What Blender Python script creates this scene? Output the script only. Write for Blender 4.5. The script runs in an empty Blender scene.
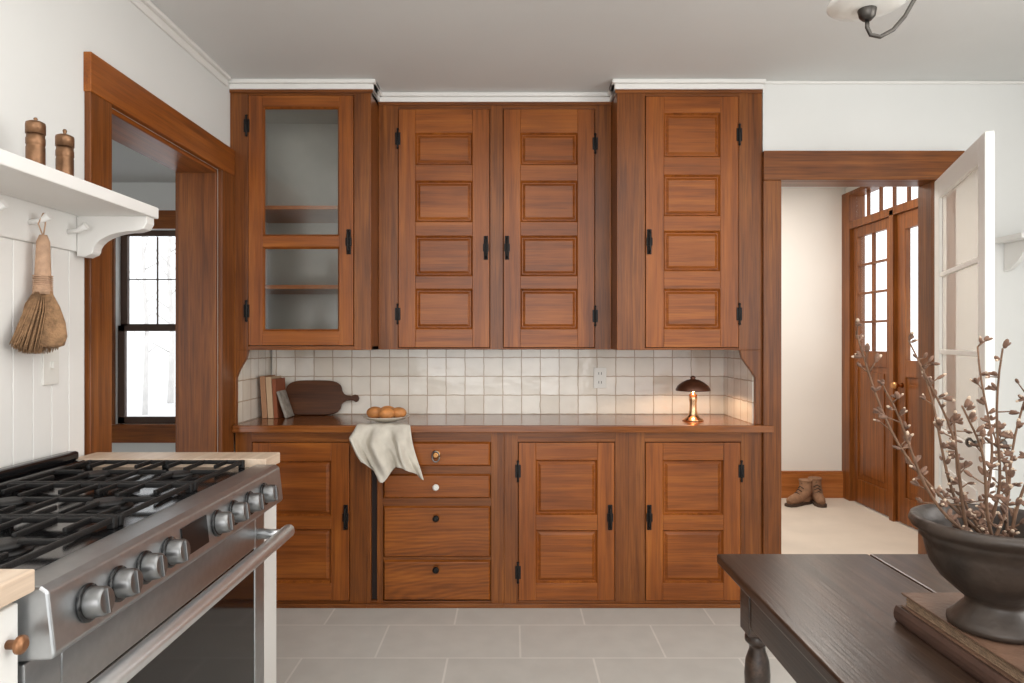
import bpy, bmesh, math, random
from mathutils import Vector, Matrix
random.seed(7)
C=bpy.context.scene.collection
F=683.0; H=1.315
def wx(p,Y): return (p-512)*Y/F
def wz(p,Y): return H-(p-341.5)*Y/F
def P(px,py,Y): return Vector((wx(px,Y),Y,wz(py,Y)))
def srgb(r,g,b):
    f=lambda c:(c/255/12.92) if c/255<=.04045 else ((c/255+.055)/1.055)**2.4
    return (f(r),f(g),f(b),1)
# ---------------- materials
def newmat(name):
    m=bpy.data.materials.new(name); m.use_nodes=True
    nt=m.node_tree; b=nt.nodes['Principled BSDF']; return m,nt,b
def N(nt,t,**k):
    n=nt.nodes.new(t)
    for a,v in k.items():
        if a in n.inputs: n.inputs[a].default_value=v
        else: setattr(n,a,v)
    return n
def L(nt,a,b): nt.links.new(a,b)
def ramp(nt,cols,pos):
    r=nt.nodes.new('ShaderNodeValToRGB'); e=r.color_ramp.elements
    while len(e)<len(cols): e.new(.5)
    for i,(c,p) in enumerate(zip(cols,pos)): e[i].position=p; e[i].color=c
    return r
def pos_map(nt,scale,loc=(0,0,0)):
    g=nt.nodes.new('ShaderNodeNewGeometry'); m=nt.nodes.new('ShaderNodeMapping')
    m.inputs['Scale'].default_value=scale; m.inputs['Location'].default_value=loc
    L(nt,g.outputs['Position'],m.inputs['Vector']); return m
def plain(name,c,rough=.5,metal=0,var=.06,nscale=6,bump=0.0,bscale=80,obj=False):
    m,nt,b=newmat(name)
    mp=pos_map(nt,(1,1,1))
    n=N(nt,'ShaderNodeTexNoise'); n.inputs['Scale'].default_value=nscale; n.inputs['Detail'].default_value=4
    L(nt,mp.outputs[0],n.inputs['Vector'])
    d=tuple(x*(1-var) for x in c[:3])+(1,); l=tuple(min(1,x*(1+var)) for x in c[:3])+(1,)
    r=ramp(nt,[d,l],[.35,.65]); L(nt,n.outputs['Fac'],r.inputs[0]); L(nt,r.outputs[0],b.inputs['Base Color'])
    b.inputs['Roughness'].default_value=rough; b.inputs['Metallic'].default_value=metal
    if bump>0:
        n2=N(nt,'ShaderNodeTexNoise'); n2.inputs['Scale'].default_value=bscale
        L(nt,mp.outputs[0],n2.inputs['Vector'])
        bp=N(nt,'ShaderNodeBump'); bp.inputs['Strength'].default_value=bump; bp.inputs['Distance'].default_value=.01
        L(nt,n2.outputs['Fac'],bp.inputs['Height']); L(nt,bp.outputs[0],b.inputs['Normal'])
    return m
def wood(name,dark,mid,light,axis='Z',rough=.34,fig=10,cath=False,pore=.24,spec=.4,patch=(.76,.72,.66)):
    m,nt,b=newmat(name)
    ai='XYZ'.index(axis)
    sc=[fig]*3; sc[ai]=.5
    mp=pos_map(nt,sc,(random.random()*5,)*3)
    n=N(nt,'ShaderNodeTexNoise'); n.inputs['Scale'].default_value=2.6; n.inputs['Detail'].default_value=6; n.inputs['Roughness'].default_value=.6; n.inputs['Distortion'].default_value=.25
    L(nt,mp.outputs[0],n.inputs['Vector'])
    fac=n.outputs['Fac']
    if cath:
        s2=[7]*3; s2[ai]=1.6
        mp3=pos_map(nt,s2); w=N(nt,'ShaderNodeTexWave'); w.wave_type='RINGS'
        w.rings_direction='Y'
        w.inputs['Scale'].default_value=2.4; w.inputs['Distortion'].default_value=9; w.inputs['Detail'].default_value=3; w.inputs['Detail Scale'].default_value=.9
        L(nt,mp3.outputs[0],w.inputs['Vector'])
        mm=N(nt,'ShaderNodeMath',operation='ADD'); m2=N(nt,'ShaderNodeMath',operation='MULTIPLY'); m2.inputs[1].default_value=.17
        m3=N(nt,'ShaderNodeMath',operation='MULTIPLY'); m3.inputs[1].default_value=.83
        L(nt,w.outputs['Fac'],m2.inputs[0]); L(nt,fac,m3.inputs[0]); L(nt,m2.outputs[0],mm.inputs[0]); L(nt,m3.outputs[0],mm.inputs[1]); fac=mm.outputs[0]
    r=ramp(nt,[dark,mid,light],[.24,.5,.76]); L(nt,fac,r.inputs[0])
    s3=[150]*3; s3[ai]=5
    mp2=pos_map(nt,s3); n2=N(nt,'ShaderNodeTexNoise'); n2.inputs['Scale'].default_value=1; n2.inputs['Detail'].default_value=3
    L(nt,mp2.outputs[0],n2.inputs['Vector'])
    r2=ramp(nt,[(1-pore,1-pore,1-pore,1),(1,1,1,1)],[.33,.55]); L(nt,n2.outputs['Fac'],r2.inputs[0])
    mx=N(nt,'ShaderNodeMix',data_type='RGBA',blend_type='MULTIPLY'); mx.inputs[0].default_value=1
    L(nt,r.outputs[0],mx.inputs[6]); L(nt,r2.outputs[0],mx.inputs[7])
    mp4=pos_map(nt,(1,1,1)); n4=N(nt,'ShaderNodeTexNoise'); n4.inputs['Scale'].default_value=2.2; n4.inputs['Detail'].default_value=3
    L(nt,mp4.outputs[0],n4.inputs['Vector']); r4=ramp(nt,[patch+(1,),(1.0,1.0,1.0,1)],[.35,.62]); L(nt,n4.outputs['Fac'],r4.inputs[0])
    mx2=N(nt,'ShaderNodeMix',data_type='RGBA',blend_type='MULTIPLY'); mx2.inputs[0].default_value=1
    L(nt,mx.outputs[2],mx2.inputs[6]); L(nt,r4.outputs[0],mx2.inputs[7])
    L(nt,mx2.outputs[2],b.inputs['Base Color'])
    b.inputs['Roughness'].default_value=rough; b.inputs['Specular IOR Level'].default_value=spec
    bp=N(nt,'ShaderNodeBump'); bp.inputs['Strength'].default_value=.12; bp.inputs['Distance'].default_value=.004
    L(nt,n2.outputs['Fac'],bp.inputs['Height']); L(nt,bp.outputs[0],b.inputs['Normal'])
    return m
def tilemat(name,c1,c2,grout,bw,rh,off,ms,vec,shift,rough,bump=.3,var=(.85,1)):
    m,nt,b=newmat(name)
    g=nt.nodes.new('ShaderNodeNewGeometry'); sp=nt.nodes.new('ShaderNodeSeparateXYZ'); L(nt,g.outputs['Position'],sp.inputs[0])
    cb=nt.nodes.new('ShaderNodeCombineXYZ')
    if vec=='XY':
        L(nt,sp.outputs[0],cb.inputs[0]); L(nt,sp.outputs[1],cb.inputs[1])
    else:
        a=N(nt,'ShaderNodeMath',operation='ADD'); L(nt,sp.outputs[0],a.inputs[0]); L(nt,sp.outputs[1],a.inputs[1])
        L(nt,a.outputs[0],cb.inputs[0]); L(nt,sp.outputs[2],cb.inputs[1])
    mp=nt.nodes.new('ShaderNodeMapping'); mp.inputs['Location'].default_value=shift; L(nt,cb.outputs[0],mp.inputs['Vector'])
    vecout=mp.outputs[0]
    if vec!='XY':
        nn=N(nt,'ShaderNodeTexNoise'); nn.inputs['Scale'].default_value=22; L(nt,g.outputs['Position'],nn.inputs['Vector'])
        vm=N(nt,'ShaderNodeVectorMath',operation='MULTIPLY_ADD'); vm.inputs[1].default_value=(.008,.008,0)
        L(nt,nn.outputs['Color'],vm.inputs[0]); L(nt,vecout,vm.inputs[2]); vecout=vm.outputs[0]
    br=nt.nodes.new('ShaderNodeTexBrick'); br.offset=off; br.squash=1
    for k,v in {'Scale':1,'Brick Width':bw,'Row Height':rh,'Mortar Size':ms,'Mortar Smooth':.3,'Color1':c1,'Color2':c2,'Mortar':grout,'Bias':-.1}.items(): br.inputs[k].default_value=v
    L(nt,vecout,br.inputs['Vector'])
    n=N(nt,'ShaderNodeTexNoise'); n.inputs['Scale'].default_value=9; n.inputs['Detail'].default_value=6; L(nt,g.outputs['Position'],n.inputs['Vector'])
    r=ramp(nt,[(var[0],)*3+(1,),(var[1],)*3+(1,)],[.35,.65]); L(nt,n.outputs['Fac'],r.inputs[0])
    mx=N(nt,'ShaderNodeMix',data_type='RGBA',blend_type='MULTIPLY'); mx.inputs[0].default_value=1
    L(nt,br.outputs['Color'],mx.inputs[6]); L(nt,r.outputs[0],mx.inputs[7]); L(nt,mx.outputs[2],b.inputs['Base Color'])
    b.inputs['Roughness'].default_value=rough
    hh=N(nt,'ShaderNodeMath',operation='MULTIPLY'); hh.inputs[1].default_value=-1; L(nt,br.outputs['Fac'],hh.inputs[0])
    n3=N(nt,'ShaderNodeTexNoise'); n3.inputs['Scale'].default_value=14; L(nt,g.outputs['Position'],n3.inputs['Vector'])
    ad=N(nt,'ShaderNodeMath',operation='ADD'); L(nt,hh.outputs[0],ad.inputs[0]); L(nt,n3.outputs['Fac'],ad.inputs[1])
    bp=N(nt,'ShaderNodeBump'); bp.inputs['Strength'].default_value=bump; bp.inputs['Distance'].default_value=.004
    L(nt,ad.outputs[0],bp.inputs['Height']); L(nt,bp.outputs[0],b.inputs['Normal'])
    return m
def glassmat(name,tint=(1,1,1,1),refl=.12,rough=.05):
    m,nt,b=newmat(name); nt.nodes.remove(b)
    o=[n for n in nt.nodes if n.type=='OUTPUT_MATERIAL'][0]
    t=N(nt,'ShaderNodeBsdfTransparent'); t.inputs[0].default_value=tint
    g=N(nt,'ShaderNodeBsdfGlossy'); g.inputs['Roughness'].default_value=rough
    x=N(nt,'ShaderNodeMixShader'); x.inputs[0].default_value=refl
    L(nt,t.outputs[0],x.inputs[1]); L(nt,g.outputs[0],x.inputs[2]); L(nt,x.outputs[0],o.inputs[0]); return m

D,Mi,Li=srgb(112,58,19),srgb(150,82,28),srgb(176,104,40)
fD,fM,fL=srgb(92,49,18),srgb(130,73,28),srgb(158,96,42)
M={}
M['wv']=wood('cabinet_wood_vertical',D,Mi,Li,'Z')
M['wh']=wood('cabinet_wood_horizontal',D,Mi,Li,'X')
M['wy']=wood('casing_wood_depth',D,Mi,Li,'Y')
M['wf']=wood('frame_wood_vertical',fD,fM,fL,'Z',fig=16,pore=.34)
M['wfh']=wood('frame_wood_horizontal',fD,fM,fL,'X',fig=16,pore=.34)
M['wo']=wood('orange_baseboard_wood',srgb(150,86,40),srgb(184,112,58),srgb(204,134,76),'X')
M['wc']=wood('figured_drawer_wood',srgb(110,58,19),srgb(148,82,28),srgb(170,100,38),'X',cath=True)
M['wtop']=wood('worktop_wood',srgb(106,58,26),srgb(142,82,38),srgb(166,104,54),'X',rough=.13,spec=.6)
M['dk']=plain('cabinet_recess_shade',srgb(38,20,12),.7)  # shade of door gaps and slots put into a dark colour
M['white']=plain('white_wall_paint',srgb(231,231,228),.75,var=.012,nscale=2)
M['trimw']=plain('white_trim_paint',srgb(236,234,230),.45,var=.01)
M['ceil']=plain('ceiling_paint',srgb(220,220,218),.85,var=.02,nscale=1.5)
M['warm']=plain('warm_hall_paint',srgb(238,233,226),.75,var=.015,nscale=2)
M['floor']=tilemat('grey_floor_tile',srgb(198,196,190),srgb(206,204,198),srgb(222,219,213),.605,.33,.5,.005,'XY',(-.035,.132,0),.42,.06,(.95,1.02))
M['hfloor']=plain('pale_hall_floor',srgb(214,202,188),.55,var=.05,nscale=3)
M['tile']=tilemat('zellige_tile',srgb(244,237,226),srgb(226,216,201),srgb(194,172,150),.107,.107,0,.003,'UZ',(0.03-.004,-.903+.107*9-.004,0),.08,.6,(.94,1.02))
M['black']=plain('black_iron',srgb(30,28,27),.45,.6,var=.15,nscale=40,bump=.05,bscale=200)
M['iron']=plain('cast_iron',srgb(30,29,29),.5,.3,var=.15,nscale=30,bump=.15,bscale=300)
M['enamel']=plain('black_enamel',srgb(22,22,23),.15,0)
M['oglass']=plain('oven_glass',srgb(16,16,17),.06,0)
M['steel']=plain('brushed_steel',srgb(178,180,182),.34,.94,var=.04,nscale=50)
M['steell']=plain('light_steel',srgb(218,219,220),.32,.9,var=.03,nscale=50)
M['steeld']=plain('dark_steel',srgb(132,132,132),.36,.95)
M['cop']=plain('muted_brass',srgb(146,104,74),.38,.8,var=.15,nscale=30)
M['copd']=plain('aged_copper',srgb(92,54,36),.4,.4,var=.15,nscale=20)
M['abrass']=plain('aged_brass',srgb(134,100,74),.4,.85,var=.2,nscale=30)
M['pbrass']=plain('pale_brass',srgb(222,178,138),.25,1,var=.05)
M['brass']=plain('brass',srgb(190,140,90),.25,1)
M['block']=wood('butcher_block',srgb(198,174,152),srgb(216,194,172),srgb(226,208,188),'Y',rough=.4,pore=.1,patch=(.92,.9,.88))
M['tabl']=wood('dark_table_wood',srgb(36,26,20),srgb(62,46,37),srgb(96,75,61),'Y',rough=.28,fig=8,pore=.4,spec=.5,patch=(.62,.60,.58))
M['cab']=plain('white_cabinet_paint',srgb(232,230,226),.4,var=.01)
M['glass']=glassmat('clear_glass',(.97,.98,.98,1),.06,.02)
M['hglass']=glassmat('hazy_glass',(.95,.91,.87,1),.28,.3)
M['cglass']=glassmat('cabinet_glass',(.92,.93,.92,1),.08,.12)
M['inter']=plain('cabinet_interior_paint',srgb(200,196,187),.7)
M['sash']=plain('dark_window_sash',srgb(78,54,38),.5)
M['snow']=plain('snow',srgb(228,229,230),.9,var=.06,nscale=1)
M['bark']=plain('bark',srgb(222,218,215),.9,var=.06)
M['linen']=plain('linen_cloth',srgb(208,201,188),.95,var=.05,nscale=30,bump=.25,bscale=500)
M['cer']=plain('white_ceramic',srgb(205,196,182),.35,var=.05)
M['bread']=plain('bread_crust',srgb(200,134,76),.6,var=.3,nscale=18,bump=.2,bscale=60)
M['board']=wood('walnut_board',srgb(66,36,18),srgb(96,56,29),srgb(122,76,44),'X',rough=.45)
M['stone']=plain('dark_stone',srgb(58,48,41),.42,0.15,var=.35,nscale=16,bump=.2,bscale=40)
M['straw']=plain('broom_straw',srgb(148,114,82),.9,var=.25,nscale=60,bump=.5,bscale=200)
M['bhand']=plain('broom_handle_fibre',srgb(190,154,126),.8,var=.12,nscale=50,bump=.3,bscale=150)
M['plas']=plain('white_plastic',srgb(228,225,218),.35,var=.01)
M['paper']=plain('page_paper',srgb(196,178,148),.9,var=.12,nscale=90)
M['paperd']=plain('aged_page_edges',srgb(140,116,94),.9,var=.2,nscale=120)
M['bk1']=plain('tan_book_cover',srgb(168,124,92),.7)
M['bk2']=plain('russet_book_cover',srgb(142,78,48),.7)
M['bk3']=plain('cream_book_cover',srgb(196,166,134),.7)
M['bk4']=plain('grey_picture_cover',srgb(150,142,132),.6,var=.3,nscale=25)
M['oldb']=plain('old_leather_cover',srgb(104,78,62),.5,var=.3,nscale=10,bump=.2,bscale=90)
M['oldb2']=plain('brown_cloth_cover',srgb(74,52,42),.6,var=.2,nscale=20)
M['boot']=plain('suede_boot',srgb(146,110,84),.9,var=.15,nscale=30)
M['sole']=plain('boot_sole',srgb(70,52,40),.8)
M['lace']=plain('boot_lace',srgb(60,44,34),.8)
M['stem']=plain('dried_stem',srgb(106,78,58),.8,var=.2,nscale=50)
M['bud']=plain('dried_bud',srgb(112,84,68),.85,var=.4,nscale=60)
M['budp']=plain('pale_bud_tip',srgb(190,168,146),.85,var=.2,nscale=60)
M['opal']=plain('opal_glass',srgb(238,236,230),.25,var=.005)
M['pewter']=plain('pewter',srgb(88,84,80),.38,.9,var=.1)
M['screen']=plain('display_glass',srgb(10,10,12),.35)
# ---------------- mesh builder
W={}  # world origins
class MB:
    def __init__(s): s.v=[];s.f=[];s.m=[];s.s=[]
    def add(s,vs,fs,mi=0,sm=False):
        o=len(s.v); s.v+= [Vector(v) for v in vs]
        for f in fs: s.f.append([i+o for i in f]); s.m.append(mi); s.s.append(sm)
        return s
    def box(s,x0,x1,y0,y1,z0,z1,mi=0):
        x0,x1=sorted((x0,x1));y0,y1=sorted((y0,y1));z0,z1=sorted((z0,z1))
        return s.add([(x0,y0,z0),(x1,y0,z0),(x1,y1,z0),(x0,y1,z0),(x0,y0,z1),(x1,y0,z1),(x1,y1,z1),(x0,y1,z1)],
          [(0,3,2,1),(4,5,6,7),(0,1,5,4),(1,2,6,5),(2,3,7,6),(3,0,4,7)],mi)
    def prism(s,pts,axis,a0,a1,mi=0,sm=False):
        def mk(p,a): return {'X':(a,p[0],p[1]),'Y':(p[0],a,p[1]),'Z':(p[0],p[1],a)}[axis]
        n=len(pts); vs=[mk(p,a0) for p in pts]+[mk(p,a1) for p in pts]
        s.add(vs,[list(range(n)),list(range(2*n-1,n-1,-1))],mi)
        o=len(s.v)-2*n
        for i in range(n):
            j=(i+1)%n; s.f.append([o+i,o+j,o+n+j,o+n+i]); s.m.append(mi); s.s.append(sm)
        return s
    def frust(s,x0,x1,z0,z1,yb,yf,ins,mi=0):
        return s.add([(x0,yb,z0),(x1,yb,z0),(x1,yb,z1),(x0,yb,z1),(x0+ins,yf,z0+ins),(x1-ins,yf,z0+ins),(x1-ins,yf,z1-ins),(x0+ins,yf,z1-ins)],
          [(4,5,6,7),(0,1,5,4),(1,2,6,5),(2,3,7,6),(3,0,4,7)],mi)
    def lathe(s,prof,c,n=32,axis='Z',mi=0,closed=False):
        o=len(s.v); c=Vector(c)
        for r,h in prof:
            for k in range(n):
                a=2*math.pi*k/n; u,w=r*math.cos(a),r*math.sin(a)
                p={'Z':(u,w,h),'X':(h,u,w),'Y':(w,h,u)}[axis]; s.v.append(c+Vector(p))
        for i in range(len(prof)-1):
            for k in range(n):
                k2=(k+1)%n; s.f.append([o+i*n+k,o+i*n+k2,o+(i+1)*n+k2,o+(i+1)*n+k]); s.m.append(mi); s.s.append(True)
        s.f.append([o+k for k in range(n)]); s.m.append(mi); s.s.append(False)
        e=o+(len(prof)-1)*n; s.f.append([e+k for k in range(n)]); s.m.append(mi); s.s.append(False)
        return s
    def tube(s,pts,rad,n=8,mi=0,sy=1.0):
        pts=[Vector(p) for p in pts]; o=len(s.v); up=None
        if not isinstance(rad,(list,tuple)): rad=[rad]*len(pts)
        for i,p in enumerate(pts):
            t=(pts[min(i+1,len(pts)-1)]-pts[max(i-1,0)]).normalized()
            if up is None: up=Vector((0,0,1)) if abs(t.z)<.9 else Vector((1,0,0))
            a=(up-t*up.dot(t)).normalized(); b=t.cross(a); up=a
            for k in range(n):
                w=2*math.pi*k/n; s.v.append(p+a*(rad[i]*math.cos(w))+b*(rad[i]*sy*math.sin(w)))
        for i in range(len(pts)-1):
            for k in range(n):
                k2=(k+1)%n; s.f.append([o+i*n+k,o+i*n+k2,o+(i+1)*n+k2,o+(i+1)*n+k]); s.m.append(mi); s.s.append(True)
        s.f.append([o+k for k in range(n)]); e=o+(len(pts)-1)*n; s.f.append([e+k for k in range(n)]); s.m+=[mi,mi]; s.s+=[False,False]
        return s
    def ell(s,c,r,nu=10,nv=7,mi=0,rot=None):
        c=Vector(c); vs=[];fs=[]
        for j in range(1,nv):
            th=math.pi*j/nv
            for k in range(nu):
                a=2*math.pi*k/nu; vs.append(Vector((r[0]*math.sin(th)*math.cos(a),r[1]*math.sin(th)*math.sin(a),r[2]*math.cos(th))))
        vs+= [Vector((0,0,r[2])),Vector((0,0,-r[2]))]
        if rot: vs=[rot@v for v in vs]
        t=len(vs)-2;bo=len(vs)-1
        for j in range(nv-2):
            for k in range(nu): fs.append((j*nu+k,(j+1)*nu+k,(j+1)*nu+(k+1)%nu,j*nu+(k+1)%nu))
        for k in range(nu): fs.append((t,k,(k+1)%nu)); fs.append((bo,(nv-2)*nu+(k+1)%nu,(nv-2)*nu+k))
        return s.add([c+v for v in vs],fs,mi,True)
    def xf(s,mat,i0=0):
        for i in range(i0,len(s.v)): s.v[i]=mat@s.v[i]
        return s
    def obj(s,name,mats,parent=None,bevel=0,label=None,cat=None,group=None,kind=None,sub=0,seg=2):
        me=bpy.data.meshes.new(name)
        lo=Vector([min(v[i] for v in s.v) for i in range(3)]); hi=Vector([max(v[i] for v in s.v) for i in range(3)])
        c=(lo+hi)/2; c.z=lo.z if parent is None else c.z
        me.from_pydata([tuple(v-c) for v in s.v],[],s.f)
        for m in mats: me.materials.append(M[m])
        for i,p in enumerate(me.polygons): p.material_index=s.m[i]; p.use_smooth=s.s[i]
        bm=bmesh.new(); bm.from_mesh(me); bmesh.ops.recalc_face_normals(bm,faces=bm.faces); bm.to_mesh(me); bm.free()
        o=bpy.data.objects.new(name,me); C.objects.link(o); o.location=c
        W[o.name]=c.copy()
        if parent is not None:
            o.parent=parent; o.location=c-W[parent.name]
        if bevel:
            b=o.modifiers.new('bevel','BEVEL'); b.width=bevel; b.segments=seg; b.limit_method='ANGLE'; b.angle_limit=.6
        if sub:
            b=o.modifiers.new('sub','SUBSURF'); b.levels=sub; b.render_levels=sub
        tag(o,label,cat,group,kind); return o
def tag(o,label=None,cat=None,group=None,kind=None):
    if label:o['label']=label
    if cat:o['category']=cat
    if group:o['group']=group
    if kind:o['kind']=kind
def empty(name,loc,label,cat,group=None):
    o=bpy.data.objects.new(name,None); C.objects.link(o); o.location=loc; o.empty_display_size=.05
    W[o.name]=Vector(loc); tag(o,label,cat,group); return o
def room(name,mb,mats,label,cat='wall',bevel=0):
    return mb.obj(name,mats,bevel=bevel,label=label,cat=cat,kind='structure')

# ---------------- room shell
CZ=2.607; XL=-1.396; XLo=XL-.18; XR=2.81
room('floor',MB().box(-5,XR,-2.6,3.45,-.1,0).box(-5,XLo+.0,3.45,5.6,-.1,0),['floor'],'grey rectangular stone tiles laid in running bond','floor')
room('floor',MB().box(.6,XR+.3,3.45,5.9,-.1,0.0),['hfloor'],'pale cream floor of the entrance hall','floor')
room('ceiling',MB().box(-5,XR+.12,-2.6,5.9,CZ,CZ+.1),['ceil'],'plain off-white plaster ceiling','ceiling')
ZO=2.13; YN=2.348; YF=3.24
room('wall_left',MB().box(XLo,XL,-2.6,YN,0,CZ).box(XLo,XL,YN,YF,ZO,CZ).box(XLo,XL,YF,3.98,0,CZ),['white'],'white painted wall with a wood-cased opening')
room('wall_back',MB().box(XL,1.25,3.9,3.98,0,CZ).box(1.245,1.30,3.39,3.98,0,CZ).box(1.30,2.10,3.39,3.51,2.135,CZ).box(2.10,XR,3.39,3.51,0,CZ),['white'],'white painted wall around the hall doorway')
room('wall_right',MB().box(XR,XR+.12,-2.6,4.05,0,CZ).box(XR,XR+.12,4.05,5.88,2.55,CZ),['white'],'plain white painted wall')
room('wall_hall_end',MB().box(.6,XR+.12,5.76,5.88,0,CZ),['warm'],'warm white hall wall')
room('wall_hall_side',MB().box(.48,.6,3.98,5.88,0,CZ),['warm'],'warm white hall side wall')
YD=5.55
wl,wr,wb,wt=-3.22,-2.40,wz(424,YD),wz(229,YD)
room('wall_dining_end',MB().box(-5,wl,YD,YD+.14,0,CZ).box(wr,XLo,YD,YD+.14,0,CZ).box(wl,wr,YD,YD+.14,0,wb).box(wl,wr,YD,YD+.14,wt,CZ),['white'],'white wall around a sash window')
room('wall_dining_side',MB().box(-5.1,-5,-2.6,5.69,0,CZ).box(XLo-.0,XLo+.1,3.98,5.69,0,CZ),['white'],'plain white side walls of the adjoining room')
g=MB().box(-14,14,6.4,26,-.5,-.4).obj('ground',['snow'],label='snow-covered ground outside the windows',cat='ground',kind='structure')
for tx,ty,r in [(-8.6,16,.05),(-7.9,18,.05),(-9.5,19,.07)]:
    e=empty('tree',(tx,ty,-.4),'bare pale winter tree standing in the snow','tree','bare trees outside the window')
    m=MB().tube([(tx,ty,-.4),(tx+.05,ty,1.5),(tx-.05,ty,3.5),(tx+.1,ty,6)],[r*1.3,r,r*.8,r*.3])
    for k in range(12):
        z=1+k*.4; a=random.uniform(0,6.28); l=random.uniform(.6,1.5)
        m.tube([(tx,ty,z),(tx+l*.6*math.cos(a),ty+l*.5*math.sin(a),z+.5),(tx+l*math.cos(a),ty+l*math.sin(a),z+1.1)],[r*.35,r*.2,r*.08],6)
    m.obj('trunk',['bark'],e)
m=MB(); Yo=3.38; Yc=3.56
xa,xb=wx(371,Yo),wx(617,Yo); xr=wx(762,Yo)
for d,z0,z1 in [(.014,CZ-.047,CZ-.02),(.026,CZ-.02,CZ)]:
    m.box(XL,xa+d,Yo-d,Yo+.1,z0,z1); m.box(xa,xa+d,Yo,Yc,z0,z1); m.box(xa,xb,Yc-d,Yc+.05,z0,z1); m.box(xb-d,xb,Yo,Yc,z0,z1); m.box(xb-d,xr+d*.5,Yo-d,Yo+.1,z0,z1)
m.box(xr,XR,3.378,3.39,CZ-.016,CZ)
room('trim_1',m,['trimw'],'white crown moulding stepping around the cabinet tops','moulding',.005)
m=MB()
for d,z0,z1 in [(.012,CZ-.05,CZ-.018),(.028,CZ-.018,CZ)]: m.box(XL,XL+d,-2.6,Yo-.05,z0,z1)
room('trim_2',m,['trimw'],'white crown moulding along the plain wall','moulding',.005)
m=MB(); t=.022; cw=.12
m.box(XL,XL+t,YN-cw,YN,0,ZO+cw,0).box(XL,XL+t,YF,Yo-.003,0,ZO+cw,0)
m.box(XL,XL+t+.004,YN-cw-.005,Yo-.003,ZO,ZO+cw+.01,1)
m.box(XLo,XL,YN,YN+.02,0,ZO,0).box(XLo,XL,YF-.02,YF,0,ZO,0).box(XLo,XL,YN,YF,ZO-.02,ZO,1)
m.box(XLo-t,XLo,YN-cw,YN,0,ZO+cw,0).box(XLo-t,XLo,YF,YF+cw,0,ZO+cw,0).box(XLo-t,XLo,YN,YF,ZO,ZO+cw,1)
room('trim_3',m,['wf','wy'],'stained wood casing and jambs around the wide opening','door casing',.003)
Yw=3.39
dx0,dx1=wx(780,Yo),2.085; dz=wz(181,Yo)
m=MB().box(1.2375,dx0,Yo-.02,Yw,0,dz,0).box(dx1,dx1+.10,Yo-.02,Yw,0,dz,0)
m.box(1.2375,dx1+.14,Yo-.026,Yw,dz,wz(152,Yo),1)
m.box(1.30,dx0,Yw,3.51,0,dz,0).box(dx1,2.10,Yw,3.51,0,dz,0).box(1.30,2.10,Yw,3.51,dz,2.135,1)
room('trim_4',m,['wf','wfh'],'stained oak casing with heavy head around the hall doorway','door casing',.003)
room('baseboard_hall',MB().box(.6,XR,5.735,5.76,0,.2).box(.6,XR,5.74,5.76,.2,.225),['wo'],'orange stained wood baseboard','baseboard',.003)
room('baseboard_back',MB().box(dx1+.10,XR,3.37,3.39,0,.18),['trimw'],'white painted baseboard','baseboard',.003)
m=MB(); y=-.5
while y<YN-cw-.02:
    m.box(XL,XL+.008,y,y+.078,0,1.60); y+=.08
m.box(XL,XL+.018,-.5,YN-cw-.006,1.60,1.74)
room('trim_5',m,['trimw'],'white vertical beadboard panelling with flat rail','panelling',.003)

# sash window
m=MB()
m.box(wl-.13,wl,YD-.025,YD,wb-.02,wt+.0,0).box(wr,wr+.13,YD-.025,YD,wb-.02,wt,0).box(wl-.15,wr+.15,YD-.03,YD,wt,wz(211,YD),1)
m.box(wl-.16,wr+.16,YD-.06,YD+.02,wb-.03,wb,1).box(wl-.13,wr+.13,YD-.022,YD,wb-.15,wb-.03,1)
zm=wz(328,YD)
for a,b_,yy in [(wb,zm+.02,YD+.03),(zm-.02,wt,YD+.07)]:
    m.box(wl,wl+.055,yy,yy+.035,a,b_,2).box(wr-.055,wr,yy,yy+.035,a,b_,2).box(wl,wr,yy,yy+.035,a,a+.055,2).box(wl,wr,yy,yy+.035,b_-.045,b_,2)
m.box(wl+.055,wr-.055,YD+.05,YD+.052,wb+.05,zm,3).box(wl+.055,wr-.055,YD+.09,YD+.092,zm,wt-.045,3)
for k in (1,2): 
    xx=wl+.06+(wr-wl-.12)*k/3; m.box(xx-.004,xx+.004,YD+.08,YD+.1,zm,wt-.05,2)
m.box(wl+.06,wr-.06,YD+.08,YD+.1,(zm+wt)/2-.004,(zm+wt)/2+.004,2)
room('window_1',m,['wf','wh','sash','glass'],'double-hung window with dark sashes and wood casing','window',.002)

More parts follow.
